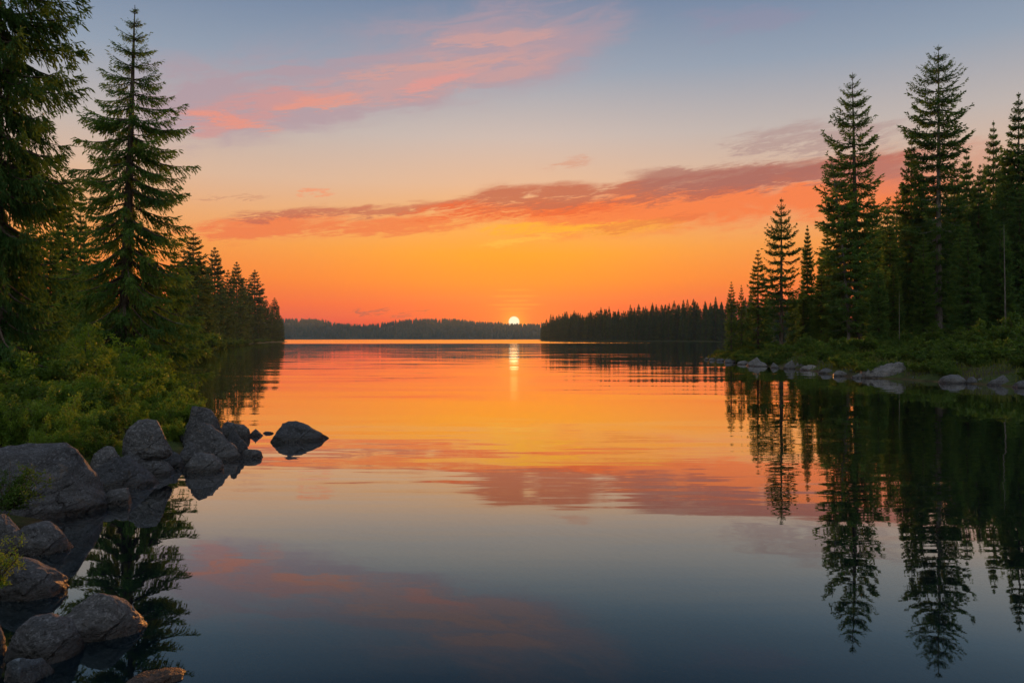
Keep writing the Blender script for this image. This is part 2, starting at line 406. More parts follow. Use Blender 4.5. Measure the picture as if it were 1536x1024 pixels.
def place(proto, loc, scale=(1, 1, 1), rz=0, label=None, group=None, cat='tree'):
    e = bpy.data.objects.new(proto['name'], None); COL.objects.link(e); e.empty_display_size = .3
    e.location = loc; e.scale = scale; e.rotation_euler = (0, 0, rz)
    for k in proto['parts'] if 'parts' in proto else ('trunk', 'crown'):
        link(k, proto[k], e)
    tag(e, label, cat, group); return e

# ------------------------------------------------------------------ shores
left_shore = [(-2.6, -40), (-2.7, 2.0), (-3.0, 3.6), (-3.3, 5.0), (-3.9, 6.2), (-4.55, 7.6), (-4.75, 9.4), (-4.8, 10.6), (-4.75, 11.6), (-5.0, 12.8), (-5.9, 14.2),
    (-7.2, 16.5), (-8.6, 19.5), (-10.0, 23), (-13.2, 29), (-17.5, 38), (-22, 48), (-27.5, 61), (-35, 84), (-47, 122), (-63, 168), (-88, 262), (-104, 350), (-112, 400), (-124, 424), (-160, 450),
    (-300, 520), (-900, 700), (-3500, 900), (-3500, -40)]
right_shore = [at(1062, 538.5), at(1084, 541.5), at(1120, 547), at(1160, 550.5), at(1200, 553), at(1232, 558), at(1290, 566), at(1365, 569), at(1420, 573.5), at(1500, 578), at(1545, 583),
    (20.5, 22), (27, 12), (36, 0), (60, -40), (3500, -40), (3500, 330), (600, 300), (220, 230), (100, 165), (52, 118), (28, 88), (19.6, 74)]
island = [(22, 742), (34, 690), (60, 590), (92, 500), (112, 446), (140, 428), (220, 415), (420, 420), (900, 500), (900, 760), (300, 800), (60, 790)]
def crest_px(x):
    return np.interp(x, [-900, 200, 425, 470, 510, 545, 575, 610, 640, 680, 720, 760, 771, 790, 830, 1000, 1200, 2400], [474, 476, 478.5, 479, 485.5, 488, 485, 480, 478.5, 479, 483, 486, 486.6, 486.5, 485, 483, 480, 478])
def poly_sdf(px, py, poly):
    P = np.array(poly, float); Q = np.roll(P, -1, 0)
    best = np.full(px.shape, 1e18); ins = np.zeros(px.shape, bool)
    for (ax, ay), (bx, by) in zip(P, Q):
        ex, ey = bx - ax, by - ay; wx, wy = px - ax, py - ay
        t = np.clip((wx * ex + wy * ey) / (ex * ex + ey * ey), 0, 1)
        best = np.minimum(best, (wx - ex * t) ** 2 + (wy - ey * t) ** 2)
        c = (ay > py) != (by > py)
        with np.errstate(divide='ignore', invalid='ignore'):
            ins ^= c & (px < (bx - ax) * (py - ay) / (by - ay + 1e-12) + ax)
    return np.sqrt(best) * np.where(ins, 1, -1)
def vnoise(x, y, s):
    """cheap smooth value noise"""
    def hsh(i, j): 
        v = np.sin(i * 127.1 + j * 311.7 + s * 17.3) * 43758.5453
        return v - np.floor(v)
    i, j = np.floor(x), np.floor(y); fx, fy = x - i, y - j; fx = fx * fx * (3 - 2 * fx); fy = fy * fy * (3 - 2 * fy)
    return (hsh(i, j) * (1 - fx) + hsh(i + 1, j) * fx) * (1 - fy) + (hsh(i, j + 1) * (1 - fx) + hsh(i + 1, j + 1) * fx) * fy
HILL_D = 2500.0
def ground_z(x, y):
    x = np.asarray(x, float); y = np.asarray(y, float)
    sl = poly_sdf(x, y, left_shore); sr = poly_sdf(x, y, right_shore); si = poly_sdf(x, y, island)
    s = np.maximum(np.maximum(sl, sr), si)
    d = np.hypot(x, y)
    wob = (vnoise(x * .8, y * .8, 1) - .5) * .5 + (vnoise(x * .25, y * .25, 2) - .5) * .8
    s2 = s + wob * np.clip(d / 30, .25, 1.0)
    land = .75 * (1 - np.exp(-np.maximum(s2, 0) / 2.2)) + .012 * np.maximum(s2, 0).clip(0, 300) + (vnoise(x * .5, y * .5, 3) - .5) * .25 * np.clip(s2 / 3, 0, 1)
    water = -np.minimum(-np.minimum(s2, 0) * .28, 4.0)
    z = np.where(s2 > 0, land, water - .02)
    # wooded hills beyond the lake
    u = np.where(y > 1, x / np.maximum(y, 1), np.sign(x) * 5)
    hz = np.maximum(0, (HZ - crest_px(CX + FOC * np.clip(u, -1.3, 1.3))) / FOC * HILL_D + EYE - 13)
    w = np.clip((y - 2250) / (HILL_D - 2250), 0, 1); w = w * w * (3 - 2 * w)
    return np.where(y > 2230, np.maximum(z, -.3 + 1.6 * np.clip((y - 2230) / 20, 0, 1) + hz * w), z)
ang = np.concatenate([np.arange(-180, -60, 4.0), np.arange(-60, -40, 1.0), np.arange(-40, 40, .25), np.arange(40, 60, 1.0), np.arange(60, 180, 4.0)])
rad = np.concatenate([[.6, 1.0], np.exp(np.arange(math.log(1.5), math.log(9000), .018))])
AA, RR = np.meshgrid(np.radians(ang), rad)
GX, GY = RR * np.sin(AA), RR * np.cos(AA)
GZ = ground_z(GX.ravel(), GY.ravel()).reshape(GX.shape)
na, nr = len(ang), len(rad)
i = np.arange(nr - 1)[:, None] * na; j = np.arange(na)[None]; j2 = (j + 1) % na
fc = np.stack([i + j, i + j2, i + na + j2, i + na + j], -1).reshape(-1, 4)[:, ::-1]
V = np.stack([GX, GY, GZ], -1).reshape(-1, 3)
V = np.concatenate([V, [[0, 0, float(ground_z(0.0, 0.0))]]]); c0 = len(V) - 1
tri = np.stack([np.full(na, c0), np.arange(na), (np.arange(na) + 1) % na], -1)[:, ::-1]
tag(link('ground', new_mesh('ground', V, [fc, tri], M_ground, True)), kind='structure')
ZG = lambda x, y: float(ground_z(np.array([x]), np.array([y]))[0])

wr = np.array([1.0, 4, 16, 64, 256, 1000, 2450]); wa = np.radians(np.arange(0, 360, 10.0))
WV = np.concatenate([[[0, 0, 0]], np.stack([np.outer(wr, np.sin(wa)), np.outer(wr, np.cos(wa)), np.zeros((7, 36))], -1).reshape(-1, 3)])
i = np.arange(6)[:, None] * 36 + 1; j = np.arange(36)[None]; j2 = (j + 1) % 36
wf = np.stack([i + j, i + j2, i + 36 + j2, i + 36 + j], -1).reshape(-1, 4)[:, ::-1]
wt = np.stack([np.zeros(36, int), 1 + np.arange(36), 1 + (np.arange(36) + 1) % 36], -1)[:, ::-1]
tag(link('lake_water', new_mesh('lake_water', WV, [wf, wt], M_water)), kind='structure')

# ------------------------------------------------------------------ rocks
def rock_mesh(w, h, dep, prof, seed, sub=5, sink=.35, facets=5, box=2.4):
    """a boulder w wide, h high above its waterline, dep deep; prof: (u, v) outline of its top as seen from the lake"""
    import bmesh
    bm = bmesh.new(); bmesh.ops.create_icosphere(bm, subdivisions=sub, radius=1.0)
    P = np.array([v.co[:] for v in bm.verts]); F = np.array([[v.index for v in f.verts] for f in bm.faces]); bm.free()
    rng = np.random.default_rng(seed)
    a = P[:, 0]; c = np.sqrt(np.maximum(1e-6, 1 - a * a)); yy, zz = P[:, 1] / c, P[:, 2] / c
    n_ = (np.abs(yy) ** box + np.abs(zz) ** box) ** (1 / box); yy, zz = yy / n_, zz / n_
    u = (np.sign(a) * (1 - (1 - np.abs(a)) ** .9) + 1) / 2
    us, vs_ = zip(*prof)
    top = np.interp(u, us, vs_); end = np.clip(1 - np.abs(a) ** 4, 0, 1) ** .5
    wid = np.clip(1 - np.abs(a) ** 2.6, 0, 1) ** .5
    Q = np.stack([(u - .5) * w, yy * wid * dep / 2 * (1.0 - .25 * np.clip(zz, 0, 1)), np.where(zz > 0, zz * top * h, zz * (sink * h * end + .03))], -1)
    sc = max(w, h)
    for _ in range(facets):
        n = unit(rng.normal(size=3) * np.array([1, 1, .8])); n[2] = abs(n[2]) * .8; n = unit(n)
        s = Q @ n; lim = np.quantile(s, rng.uniform(.84, .95)); ex = np.maximum(0, s - lim)
        Q = Q - ex[:, None] * n * .96
    off = Vector(rng.uniform(-50, 50, 3))
    k1, k2 = 2.2 / sc, 6.5 / sc
    N = np.array([[mnoise.noise(Vector(q) * k1 + off), mnoise.noise(Vector(q) * k2 + off), mnoise.ridged_multi_fractal(Vector((q[0] * .6 + q[2] * .6, q[1], q[2] * 1.7)) * k2 * 1.1 + off, 1.0, 2.1, 4, 1.0, 2.0)] for q in Q])
    ctr = np.array([0, 0, 0.0]); dirn = unit(Q - ctr)
    Q = Q + dirn * (N[:, :1] * .045 + N[:, 1:2] * .016 + (N[:, 2:] - 1.0) * .017) * sc
    up = Q[:, 2] > 0
    Q[up, 2] *= h / Q[:, 2].max(); Q[:, 0] *= w / (Q[:, 0].max() - Q[:, 0].min()); Q[:, 0] -= (Q[:, 0].max() + Q[:, 0].min()) / 2
    return Q, F
LUMP = [(0, 0), (.12, .5), (.3, .86), (.5, 1), (.72, .85), (.9, .45), (1, 0)]
RAMP_R = [(0, 0), (.06, .62), (.2, .95), (.35, 1), (.55, .78), (.75, .48), (.92, .15), (1, 0)]
RAMP_L = [(0, 0), (.1, .12), (.3, .38), (.55, .72), (.75, 1), (.86, .85), (.95, .45), (1, 0)]
PEAK = [(0, 0), (.15, .35), (.35, .8), (.48, 1), (.6, .8), (.8, .4), (1, 0)]
FLAT = [(0, 0), (.1, .7), (.3, 1), (.7, .9), (.9, .6), (1, 0)]
BIG = [(0, .75), (.06, .96), (.18, 1), (.55, .97), (.66, .86), (.8, .56), (.93, .27), (.98, .12), (1, 0)]
RCOUNT = 0
random.seed(9)
def rock(x0, x1, yt, yb, prof, label, dep=.8, mat=None, z=0.0, sub=6, name='boulder', group='boulders along the near left shore', tilt=0, facets=6, sink=.35, rz=None, d=None, box=2.4):
    global RCOUNT; RCOUNT += 1
    X, D = at((x0 + x1) / 2, yb, z)
    w = (x1 - x0) / FOC * D; dp = w * dep
    D2 = D + dp * .32
    h = (HZ - yt) / FOC * D2 + EYE - z      # its top drawn at yt
    h = max(h, w * .08)
    Q, F = rock_mesh(w * D2 / D, h, dp, prof, 100 + RCOUNT, sub, sink, facets, box)
    o = link(name, new_mesh(name, Q, [F], mat or M_rock, True))
    o.location = (X * D2 / D, D2, z); o.rotation_euler = (0, R(tilt), -math.atan2(X, D2) if rz is None else rz)
    tag(o, label, 'rock', group); return o

G1 = 'boulders along the near left shore'
rock(-110, 150, 664, 781, [(0, .3), (.15, .8), (.36, .97), (.5, 1), (.74, .98), (.8, .88), (.88, .55), (.96, .18), (1, 0)], 'largest grey granite boulder with a flat top and long sloping right face', .6, sub=6, facets=5, box=3.0)
rock(138, 234, 682, 731, [(0, .3), (.1, .8), (.2, 1), (.45, .97), (.6, .82), (.8, .45), (.94, .18), (1, 0)], 'grey boulder just right of the largest boulder, its tip glowing at the water', .8)
rock(132, 186, 669, 712, LUMP, 'grey boulder hump half hidden by shrub leaves behind the largest boulder', .7, z=.12)
rock(153, 200, 731, 758, LUMP, 'small rounded dark stone at the right foot of the largest boulder', .8)
rock(186, 267, 684, 713, [(0, .5), (.08, .8), (.3, .72), (.45, 1), (.62, .8), (.8, .45), (1, 0)], 'low jagged dark rock with reddish cracks at the water edge', .7, facets=8)
rock(186, 222, 672, 702, PEAK, 'small pointed rock behind the low jagged rock', .7, z=.1, facets=7)
rock(236, 276, 677, 702, LUMP, 'dark shaded stone between the jagged rock and the round stones', .8)
rock(187, 256, 628, 676, [(0, .35), (.12, .75), (.3, .98), (.5, 1), (.75, .9), (.92, .55), (1, .1)], 'egg shaped grey boulder set high among the yellow green shrubs', .8, z=.3, sink=.3, facets=2, box=2.2)
rock(276, 360, 631, 691, [(0, .6), (.1, .85), (.25, 1), (.45, .88), (.65, .6), (.85, .27), (1, 0)], 'big slanted boulder on the point sloping down to the right', .55, facets=3)
rock(276, 334, 608, 662, [(0, .85), (.15, 1), (.4, .96), (.65, .75), (.88, .4), (1, 0)], 'topmost boulder of the point, behind the big slanted boulder', .5, z=.12, facets=3)
rock(270, 301, 625, 655, LUMP, 'small round rock wedged between shrub and the big slanted boulder', .7, z=.15)
rock(268, 300, 661, 694, LUMP, 'rounded stone standing behind the wide low stone on the point', .8)
rock(273, 334, 678, 708, FLAT, 'wide low rounded stone at the water in front of the point', .9)
rock(322, 360, 632, 655, LUMP, 'dark lumpy rock behind the point against the bright water', .7)
rock(343, 376, 635, 657, FLAT, 'blocky dark rock at the back right end of the point', .7)
rock(334, 374, 643, 682, [(0, .9), (.2, 1), (.45, .75), (.7, .45), (1, 0)], 'ribbed dark rock leaning on the right side of the big slanted boulder', .6, facets=8)
rock(357, 394, 673, 687, FLAT, 'flat tongue of rock reaching into the lake from the point', .8)
rock(373, 395, 643, 654, PEAK, 'little pyramid shaped rock in the water beside the point', .8, sub=4)
rock(394, 411, 646.5, 650.5, FLAT, 'thin flat stone barely above the water beside the lone rock', .9, sub=4)
rock(407, 493, 631, 662, [(0, .1), (.05, .4), (.18, .8), (.33, 1), (.45, .95), (.6, .75), (.8, .42), (.93, .2), (1, 0)], 'lone dark boulder standing out in the lake off the point', .7, sub=5)
rock(-22, 40, 770, 836, LUMP, 'grey stone at the left picture edge below the fern', .8)
rock(22, 105, 783, 830, [(0, .7), (.2, .95), (.4, 1), (.65, .85), (.85, .45), (1, 0)], 'low grey stone in front of the largest boulder, tapering into the water', .8)
rock(-30, 99, 832, 899, [(0, .8), (.2, 1), (.4, .97), (.6, .78), (.8, .42), (.95, .12), (1, 0)], 'grey boulder at the left edge with an orange lit right rim', .8)
rock(90, 217, 888, 956, [(0, .1), (.1, .5), (.25, .88), (.42, 1), (.6, .88), (.8, .55), (.93, .25), (1, 0)], 'dome shaped boulder standing in the water below the tree reflection', .75, sub=6, facets=3)
rock(13, 120, 921, 992, [(0, .3), (.15, .75), (.35, 1), (.6, .97), (.85, .75), (1, .15)], 'round grey boulder left of the dome shaped boulder', .85, sub=6, facets=2)
rock(8, 77, 982, 1024, PEAK, 'small bluish angular stone in the bottom left corner', .8, M_rock_blue, facets=8)
rock(-40, 9, 926, 985, LUMP, 'dark stone cut off by the left picture edge beside the round boulder', .8)
rock(188, 278, 1009, 1030, FLAT, 'brown wet stone just breaking the surface at the bottom edge', .9, M_rock_brown)
rock(226, 238, 708, 714, LUMP, 'pebble glinting at the waterline beside the jagged rock', .8, sub=3, name='pebble')
rock(17, 34, 904, 912, LUMP, 'small wet pebble in the shallow water below the yellow fern', .8, sub=3, name='pebble')
for (px, py, w, lab) in ((345, 955, 1.0, 'pale flat stone under the water right of the dome boulder'), (290, 990, .8, 'sunken flat stone near the bottom edge')):
    X, D = at(px, py, -.25); Q, F = rock_mesh(w * .75, .16, w * .6, FLAT, int(px), 4)
    o = link('sunken_stone', new_mesh('sunken_stone', Q, [F], M_rock_brown, True)); o.location = (X, D, -.36); tag(o, lab, 'rock', G1)

G2 = 'rocks along the right shore'
for (x0, x1, yt, yb, pr, lab) in [
    (1055, 1064, 536, 539.5, LUMP, 'outermost tiny stone at the tip of the right point'),
    (1063, 1074, 536.6, 540.5, FLAT, 'second tiny stone from the tip of the right point'),
    (1073, 1088, 537.6, 541.8, FLAT, 'small flat stone where the right point begins'),
    (1086, 1108, 539, 544.2, FLAT, 'low ledge below the two thin outer spruces'),
    (1104, 1124, 541, 546.6, FLAT, 'low grey ledge left of the dark hump rock'),
    (1119, 1143, 535.5, 549, RAMP_L, 'dark hump shaped rock on the right point'),
    (1130, 1153, 542.5, 549.8, LUMP, 'grey stone lying in front of the dark hump rock'),
    (1155, 1169, 543.5, 551.6, PEAK, 'small pointed stone between hump rock and slanted slabs'),
    (1173, 1193, 539.5, 553, RAMP_L, 'left one of two slanted slabs below the tall trees'),
    (1191, 1217, 538.5, 552.6, RAMP_L, 'right one of two slanted slabs below the tall trees'),
    (1198, 1227, 547.5, 555.5, FLAT, 'long low stone at the foot of the slanted slabs'),
    (1226, 1251, 552, 560, LUMP, 'low broken stone right of the slanted slabs'),
    (1250, 1271, 555.5, 564, FLAT, 'low grey stone left of the large right shore boulder'),
    (1266, 1287, 554.5, 562.5, LUMP, 'rounded stone backed by bright grass near the large boulder'),
    (1277, 1293, 559.5, 567, RAMP_L, 'small wedge of stone touching the large right shore boulder'),
    (1408, 1449, 561.5, 575, LUMP, 'smooth oval boulder on the right shore below the tallest spruce'),
    (1450, 1466, 565, 575.5, FLAT, 'left stone of the small heap between two rounded boulders'),
    (1463, 1480, 567, 575.5, LUMP, 'right stone of the small heap between two rounded boulders'),
    (1455, 1472, 561.5, 571, LUMP, 'upper stone of the small heap between two rounded boulders'),
    (1482, 1513, 561, 578, RAMP_L, 'tall rounded boulder near the right picture edge'),
    (1520, 1552, 570, 582, LUMP, 'boulder cut off by the right picture edge'),
    (1366, 1380, 565, 569.5, FLAT, 'flat stone just right of the large right shore boulder'),
    (1380, 1398, 566, 570.5, FLAT, 'flat dark stone midway between the large boulder and the oval one')]:
    rock(x0, x1, yt, yb, pr, lab, .8, M_rock_pale, sub=5, group=G2, name='shore_rock', facets=7, tilt=random.uniform(-9, 9))
rock(1291, 1361, 542, 567, [(0, .3), (.04, .5), (.2, .58), (.4, .75), (.6, .95), (.74, 1), (.82, .9), (.9, .55), (.97, .3), (1, 0)], 'large grey wedge shaped boulder on the right shore', .7, M_rock_pale, sub=6, group=G2, facets=3)
for k in range(34):
    i_ = random.randrange(1, 9); t = random.random(); a_, b_ = right_shore[i_], right_shore[i_ + 1]
    X, Y = a_[0] + (b_[0] - a_[0]) * t + random.uniform(-.5, .9), a_[1] + (b_[1] - a_[1]) * t
    w_ = random.uniform(.18, .55)
    Q, F = rock_mesh(w_, w_ * random.uniform(.25, .5), w_ * .8, (LUMP, FLAT, RAMP_L, RAMP_R)[k % 4], 900 + k, 3, .6, 5)
    o = link('shore_stone', new_mesh('shore_stone', Q, [F], M_rock, True)); o.location = (X, Y, max(0, ZG(X, Y)) - .02); o.rotation_euler = (0, 0, random.uniform(0, 6.28))
    tag(o, 'small dark stone among the rocks lining the right shore', 'stone', 'small stones of the right shore')
G3 = 'rocks along the far left bank'
for (x0, x1, yt, yb, lab) in [
    (296, 309, 523, 528, 'first small rock of the far left bank beside the big spruce branches'),
    (308, 322, 521, 526, 'low rock right of the first one on the far left bank'),
    (320, 334, 518.5, 523.5, 'long low rock on the far left bank'),
    (335, 352, 515.3, 521.5, 'largest pale rock of the far left bank'),
    (352, 366, 517.3, 520.6, 'flat rock right of the largest on the far left bank'),
    (367, 381, 515.5, 519.2, 'pale rock midway to the tip of the far left bank'),
    (382, 400, 515.2, 517.6, 'low rock near the tip of the far left bank'),
    (402, 418, 514.2, 516.2, 'last thin rock before the tip of the far left bank')]:
    rock(x0, x1, yt, yb, FLAT, lab, .5, M_rock_pale, sub=3, group=G3, name='shore_rock', facets=4)

# ------------------------------------------------------------------ conifers
def P_(*a):
    xs, ys = zip(*a); return lambda f: np.interp(f, xs, ys)
def tree_at(proto, px, ytop, d, label, group, wide=1.0, rz=None, dpx=0, z=None):
    """stand a tree d metres out so that its tip is seen at (px, ytop)"""
    X = (px - CX + dpx) / FOC * d
    zb = ZG(X, d) if z is None else z
    H = (HZ - ytop) / FOC * d + EYE - zb; k = H / proto['H']
    return place(proto, (X, d, zb - .05), (k * wide, k * wide, k), random.uniform(0, 6.28) if rz is None else rz, label, group)
random.seed(5)
# big spruce of the left foreground
flat = lambda f, az: (.36 if math.sin(az) < 0 else .70) + (.64 if math.sin(az) < 0 else .30) * abs(math.cos(az))
hero = conifer('spruce_tree', 11, 10.4, .04, P_((0, .01), (.04, .22), (.1, .5), (.2, .95), (.3, 1.35), (.42, 1.65), (.55, 1.8), (.7, 2.05), (.85, 2.25), (1, 2.2)),
    370, 48, 2.9, .105, .032, pitch=(30, -30), sag=.10, tip=.15, droop=1.0, lean=(.33, 0), r0=.18, whorl=27, jit=.26, tier=.10, low_limbs=10, bias=flat, sj=.26, gaps=.2)
tree_at(hero, 184, 5, 21.4, 'large dark spruce leaning slightly right on the left shore above the boulders', None, 1.0, 0.0)
# spruce at the left picture edge
edge = conifer('spruce_tree', 23, 13.5, .07, P_((0, .01), (.2, .9), (.4, 1.5), (.6, 1.75), (1, 1.7)),
    370, 48, 2.9, .105, .030, pitch=(24, -18), sag=.14, tip=.17, droop=1.3, r0=.19, whorl=24, jit=.28, tier=.1, sj=.26, low_limbs=8, bark=M_bark)
X, D = (-8 - CX) / FOC * 14, 14.0
place(edge, (X, D, ZG(X, D) - .05), (.88, .88, 1), 1.1, 'tall spruce cut off by the left picture edge with drooping twigs', None)
# right bank: the singled-out trees
slim = conifer('spruce_tree', 31, 8, .1, P_((0, .01), (.1, .25), (.3, .55), (.6, .8), (1, .95)), 230, 34, 2.4, .17, .07, pitch=(30, -16), droop=.6, whorl=24, low_limbs=6, r0=.10)
open1 = conifer('spruce_tree', 37, 12, .14, P_((0, .01), (.1, .4), (.22, .9), (.4, 1.35), (.6, 1.6), (.8, 1.6), (1, 1.3)), 270, 26, 2.3, .19, .075, pitch=(35, -10), droop=.5, tip=.25, tier=.08, whorl=18, gaps=.4, low_limbs=8, r0=.17, jit=.3)
tall1 = conifer('spruce_tree', 41, 22, .13, P_((0, .01), (.08, .85), (.17, 1.3), (.23, 1.6), (.3, 2.1), (.36, 1.9), (.45, 2.5), (.58, 2.6), (.75, 2.3), (1, 2.0)), 430, 23, 2.3, .28, .10, pitch=(30, -10), droop=.5, tip=.24, tier=.11, whorl=25, gaps=.3, low_limbs=14, r0=.30, jit=.30, lean=(-.45, 0), bias=flat)
tall2 = conifer('spruce_tree', 47, 24, .14, P_((0, .01), (.07, 1.0), (.16, 1.95), (.24, 2.1), (.33, 2.7), (.40, 2.1), (.6, 2.6), (.8, 2.4), (1, 2.0)), 480, 23, 2.3, .28, .10, pitch=(30, -12), droop=.5, tip=.24, tier=.10, whorl=25, gaps=.3, low_limbs=14, r0=.29, jit=.28, bark=M_bark_pale, bias=flat)
leanr = conifer('spruce_tree', 53, 15.5, .1, P_((0, .01), (.1, .7), (.3, 1.5), (.6, 1.9), (1, 1.7)), 340, 23, 2.3, .26, .11, pitch=(34, -12), droop=.5, whorl=22, gaps=.4, low_limbs=10, r0=.12, jit=.3, lean=(-1.5, 0), bark=M_bark_pale, trunk_bend=.25)
dense = [conifer('spruce_tree', 61 + i, 18, .05, P_((0, .01), (.08, .45), (.25, 1.1), (.5, 1.7), (.8, 2.1), (1, 2.2)), 520, 26, 2.4, .30, .12, pitch=(32, -18), droop=.6, whorl=30, low_limbs=4, r0=.22, jit=.3, gaps=.15 * i) for i in range(3)]
GR = 'spruces singled out on the right bank'
tree_at(slim, 1097, 421, 63.5, 'outermost thin spruce on the tip of the right point', GR, .8)
tree_at(slim, 1112, 426, 63, 'second thin spruce from the tip of the right point', GR, .62, 2.0)
tree_at(slim, 1137, 373, 62, 'third spruce from the tip of the right point, dense and middle sized', GR, .98, 4.0)
tree_at(open1, 1172, 295, 58.9, 'dark spruce with tall bare stem, fourth from the tip of the right point', GR, 1.0)
tree_at(dense[0], 1211, 336, 66, 'narrow spruce between the bare stemmed one and the tall pair', GR, .62)
tree_at(leanr, 1274, 234, 57, 'leaning spruce with thin pale stem left of the tall open spruce', GR, 1.0, 0.0)
tree_at(tall1, 1287, 108, 58, 'tall open spruce with sky showing through its branches on the right bank', GR, 1.0, 0.0)
tree_at(tall2, 1408, 66, 61.5, 'tallest spruce of the right bank with pale straight trunk', GR, 1.0, 0.0)
tree_at(dense[1], 1367, 200, 64, 'dense spruce just left of the tallest one', GR, .72)
tree_at(dense[2], 1331, 294, 72, 'short dark spruce between the two tall ones', GR, .72)
tree_at(dense[0], 1450, 224, 74, 'dark spruce just right of the tallest one', GR, .8, 2.5)
tree_at(dense[1], 1490, 180, 80, 'slender dark spruce second from the right picture edge', GR, .66, 1.0)
tree_at(dense[2], 1528, 137, 62, 'dark spruce at the right picture edge', GR, .85, 3.0)
GB = 'spruces massed behind the right bank'
LB = 'dark spruce in the dense forest behind the right bank'
for (px, yt, d, w) in [(1240, 340, 78, .9), (1262, 352, 84, .9), (1300, 330, 88, .9), (1318, 345, 66, .95), (1345, 285, 84, .9), (1385, 262, 76, .9), (1428, 270, 84, .9), (1470, 245, 78, .8), (1508, 225, 74, .85),
        (1548, 190, 80, .9), (1570, 150, 70, .9), (1600, 120, 66, 1), (1640, 110, 60, 1), (1560, 300, 50, 1.1), (1500, 330, 56, 1.1), (1440, 345, 58, 1.1), (1385, 350, 60, 1.0), (1340, 390, 58, 1.0), (1475, 300, 66, 1.0), (1530, 280, 60, 1), (1220, 420, 72, 1), (1190, 440, 70, 1.0), (1150, 440, 72, 1.0), (1122, 462, 68, 1.1), (1250, 410, 66, 1.0), (1296, 400, 70, 1.1), (1420, 320, 72, 1.0), (1360, 330, 74, 1.0), (1312, 300, 80, 1.0), (1335, 330, 62, 1.0), (1385, 300, 66, 1.0), (1402, 280, 80, 1.0), (1432, 250, 68, .9), (1468, 265, 62, 1.0), (1512, 250, 66, 1.0), (1232, 390, 60, .9), (1262, 400, 60, 1.0), (1205, 420, 62, .9), (1318, 400, 54, 1.1), (1452, 330, 52, 1.0), (1600, 260, 46, 1.1)]:
    tree_at(dense[random.randrange(3)], px, yt, d, LB, GB, w)
stick = conifer('bare_tree', 71, 12, .75, P_((0, .01), (1, .5)), 14, 6, 1.5, .2, .07, pitch=(50, 10), r0=.09, bark=M_bark_pale, needle=M_leaf_deep, low_limbs=4, lean=(-.2, 0))
tree_at(stick, 1509, 330, 52, 'thin white birch stem before the dark forest at the right edge', None, 1.0, 0.0)
stick2 = dict(stick); me = stick['trunk'].copy(); me.materials[0] = M_bark_pale; stick2['trunk'] = me
tree_at(stick2, 1349, 430, 52, 'thin grey bare stem left of the tallest spruce', None, .7, 1.0)
# left: trees behind the big spruce
GL = 'spruces behind the large left spruce'
tree_at(dense[0], 95, 262, 33, 'spruce with pointed top between edge spruce and large left spruce', GL, .72)
tree_at(dense[1], 121, 278, 40, 'smaller spruce top just left of the large left spruce', GL, .52)
LL = 'dark spruce in the shaded forest behind the left shore'
for (px, yt, d, w) in [(40, 300, 30, .9), (75, 340, 27, .9), (110, 370, 32, 1), (145, 372, 38, 1.0), (10, 320, 38, 1), (180, 390, 40, 1.1), (225, 380, 46, 1.0), (262, 372, 50, .9), (-40, 250, 26, 1), (-90, 200, 30, 1), (60, 400, 24, 1.1), (215, 430, 36, 1), (-120, 260, 40, 1), (-60, 310, 48, 1), (0, 350, 52, 1), (50, 370, 46, 1), (100, 395, 54, 1), (160, 410, 52, 1), (200, 415, 60, 1), (240, 410, 66, 1), (-160, 220, 34, 1), (130, 390, 44, 1)]:
    tree_at(dense[random.randrange(3)], px, yt, d, LL, GL, w)
GF = 'spruces along the far left bank'
bank = [conifer('spruce_tree', 81 + i, 19, .05, P_((0, .01), (.08, .7), (.25, 1.5), (.5, 2.1), (.8, 2.4), (1, 2.5)), 260, 13, 2.0, .50, .24, pitch=(34, -14), droop=.55, whorl=24, r0=.25, jit=.32, gaps=.3 * i, needle=M_needle_far) for i in range(3)]
def shore_y(px, side=1):
    return np.interp(px, [270, 300, 345, 385, 430], [64, 100, 175, 290, 395])
for (px, yt, lab, w) in [(290, 348, 'bushy topped spruce just right of the large left spruce', 1.3), (322, 370, 'tallest pointed spruce of the far left bank', .95), (342, 404, 'short spruce top between two taller ones on the far left bank', .9), (355, 392, 'slim pointed spruce in the middle of the far left bank', .9),
        (382, 404, 'broad topped spruce towards the tip of the far left bank', 1.2), (399, 448, 'low spruce next to the last one of the far left bank', 1.0), (412, 446, 'last spruce at the tip of the far left bank', 1.1)]:
    tree_at(bank[random.randrange(3)], px, yt, float(shore_y(px)) * 1.13 + 5, lab, GF, w)
for px, yt in [(300, 395), (310, 408), (331, 412), (334, 430), (347, 428), (364, 425), (369, 418), (372, 436), (390, 440), (405, 456), (417, 463), (422, 474), (395, 452), (278, 400), (285, 380), (316, 420), (357, 440), (378, 445), (326, 440), (388, 456), (408, 466), (340, 450), (303, 440), (268, 392)]:
    tree_at(bank[random.randrange(3)], px, yt, float(shore_y(px)) * random.uniform(1.08, 1.2) + 4, 'spruce in the shaded row along the far left bank', GF, random.uniform(.9, 1.2))

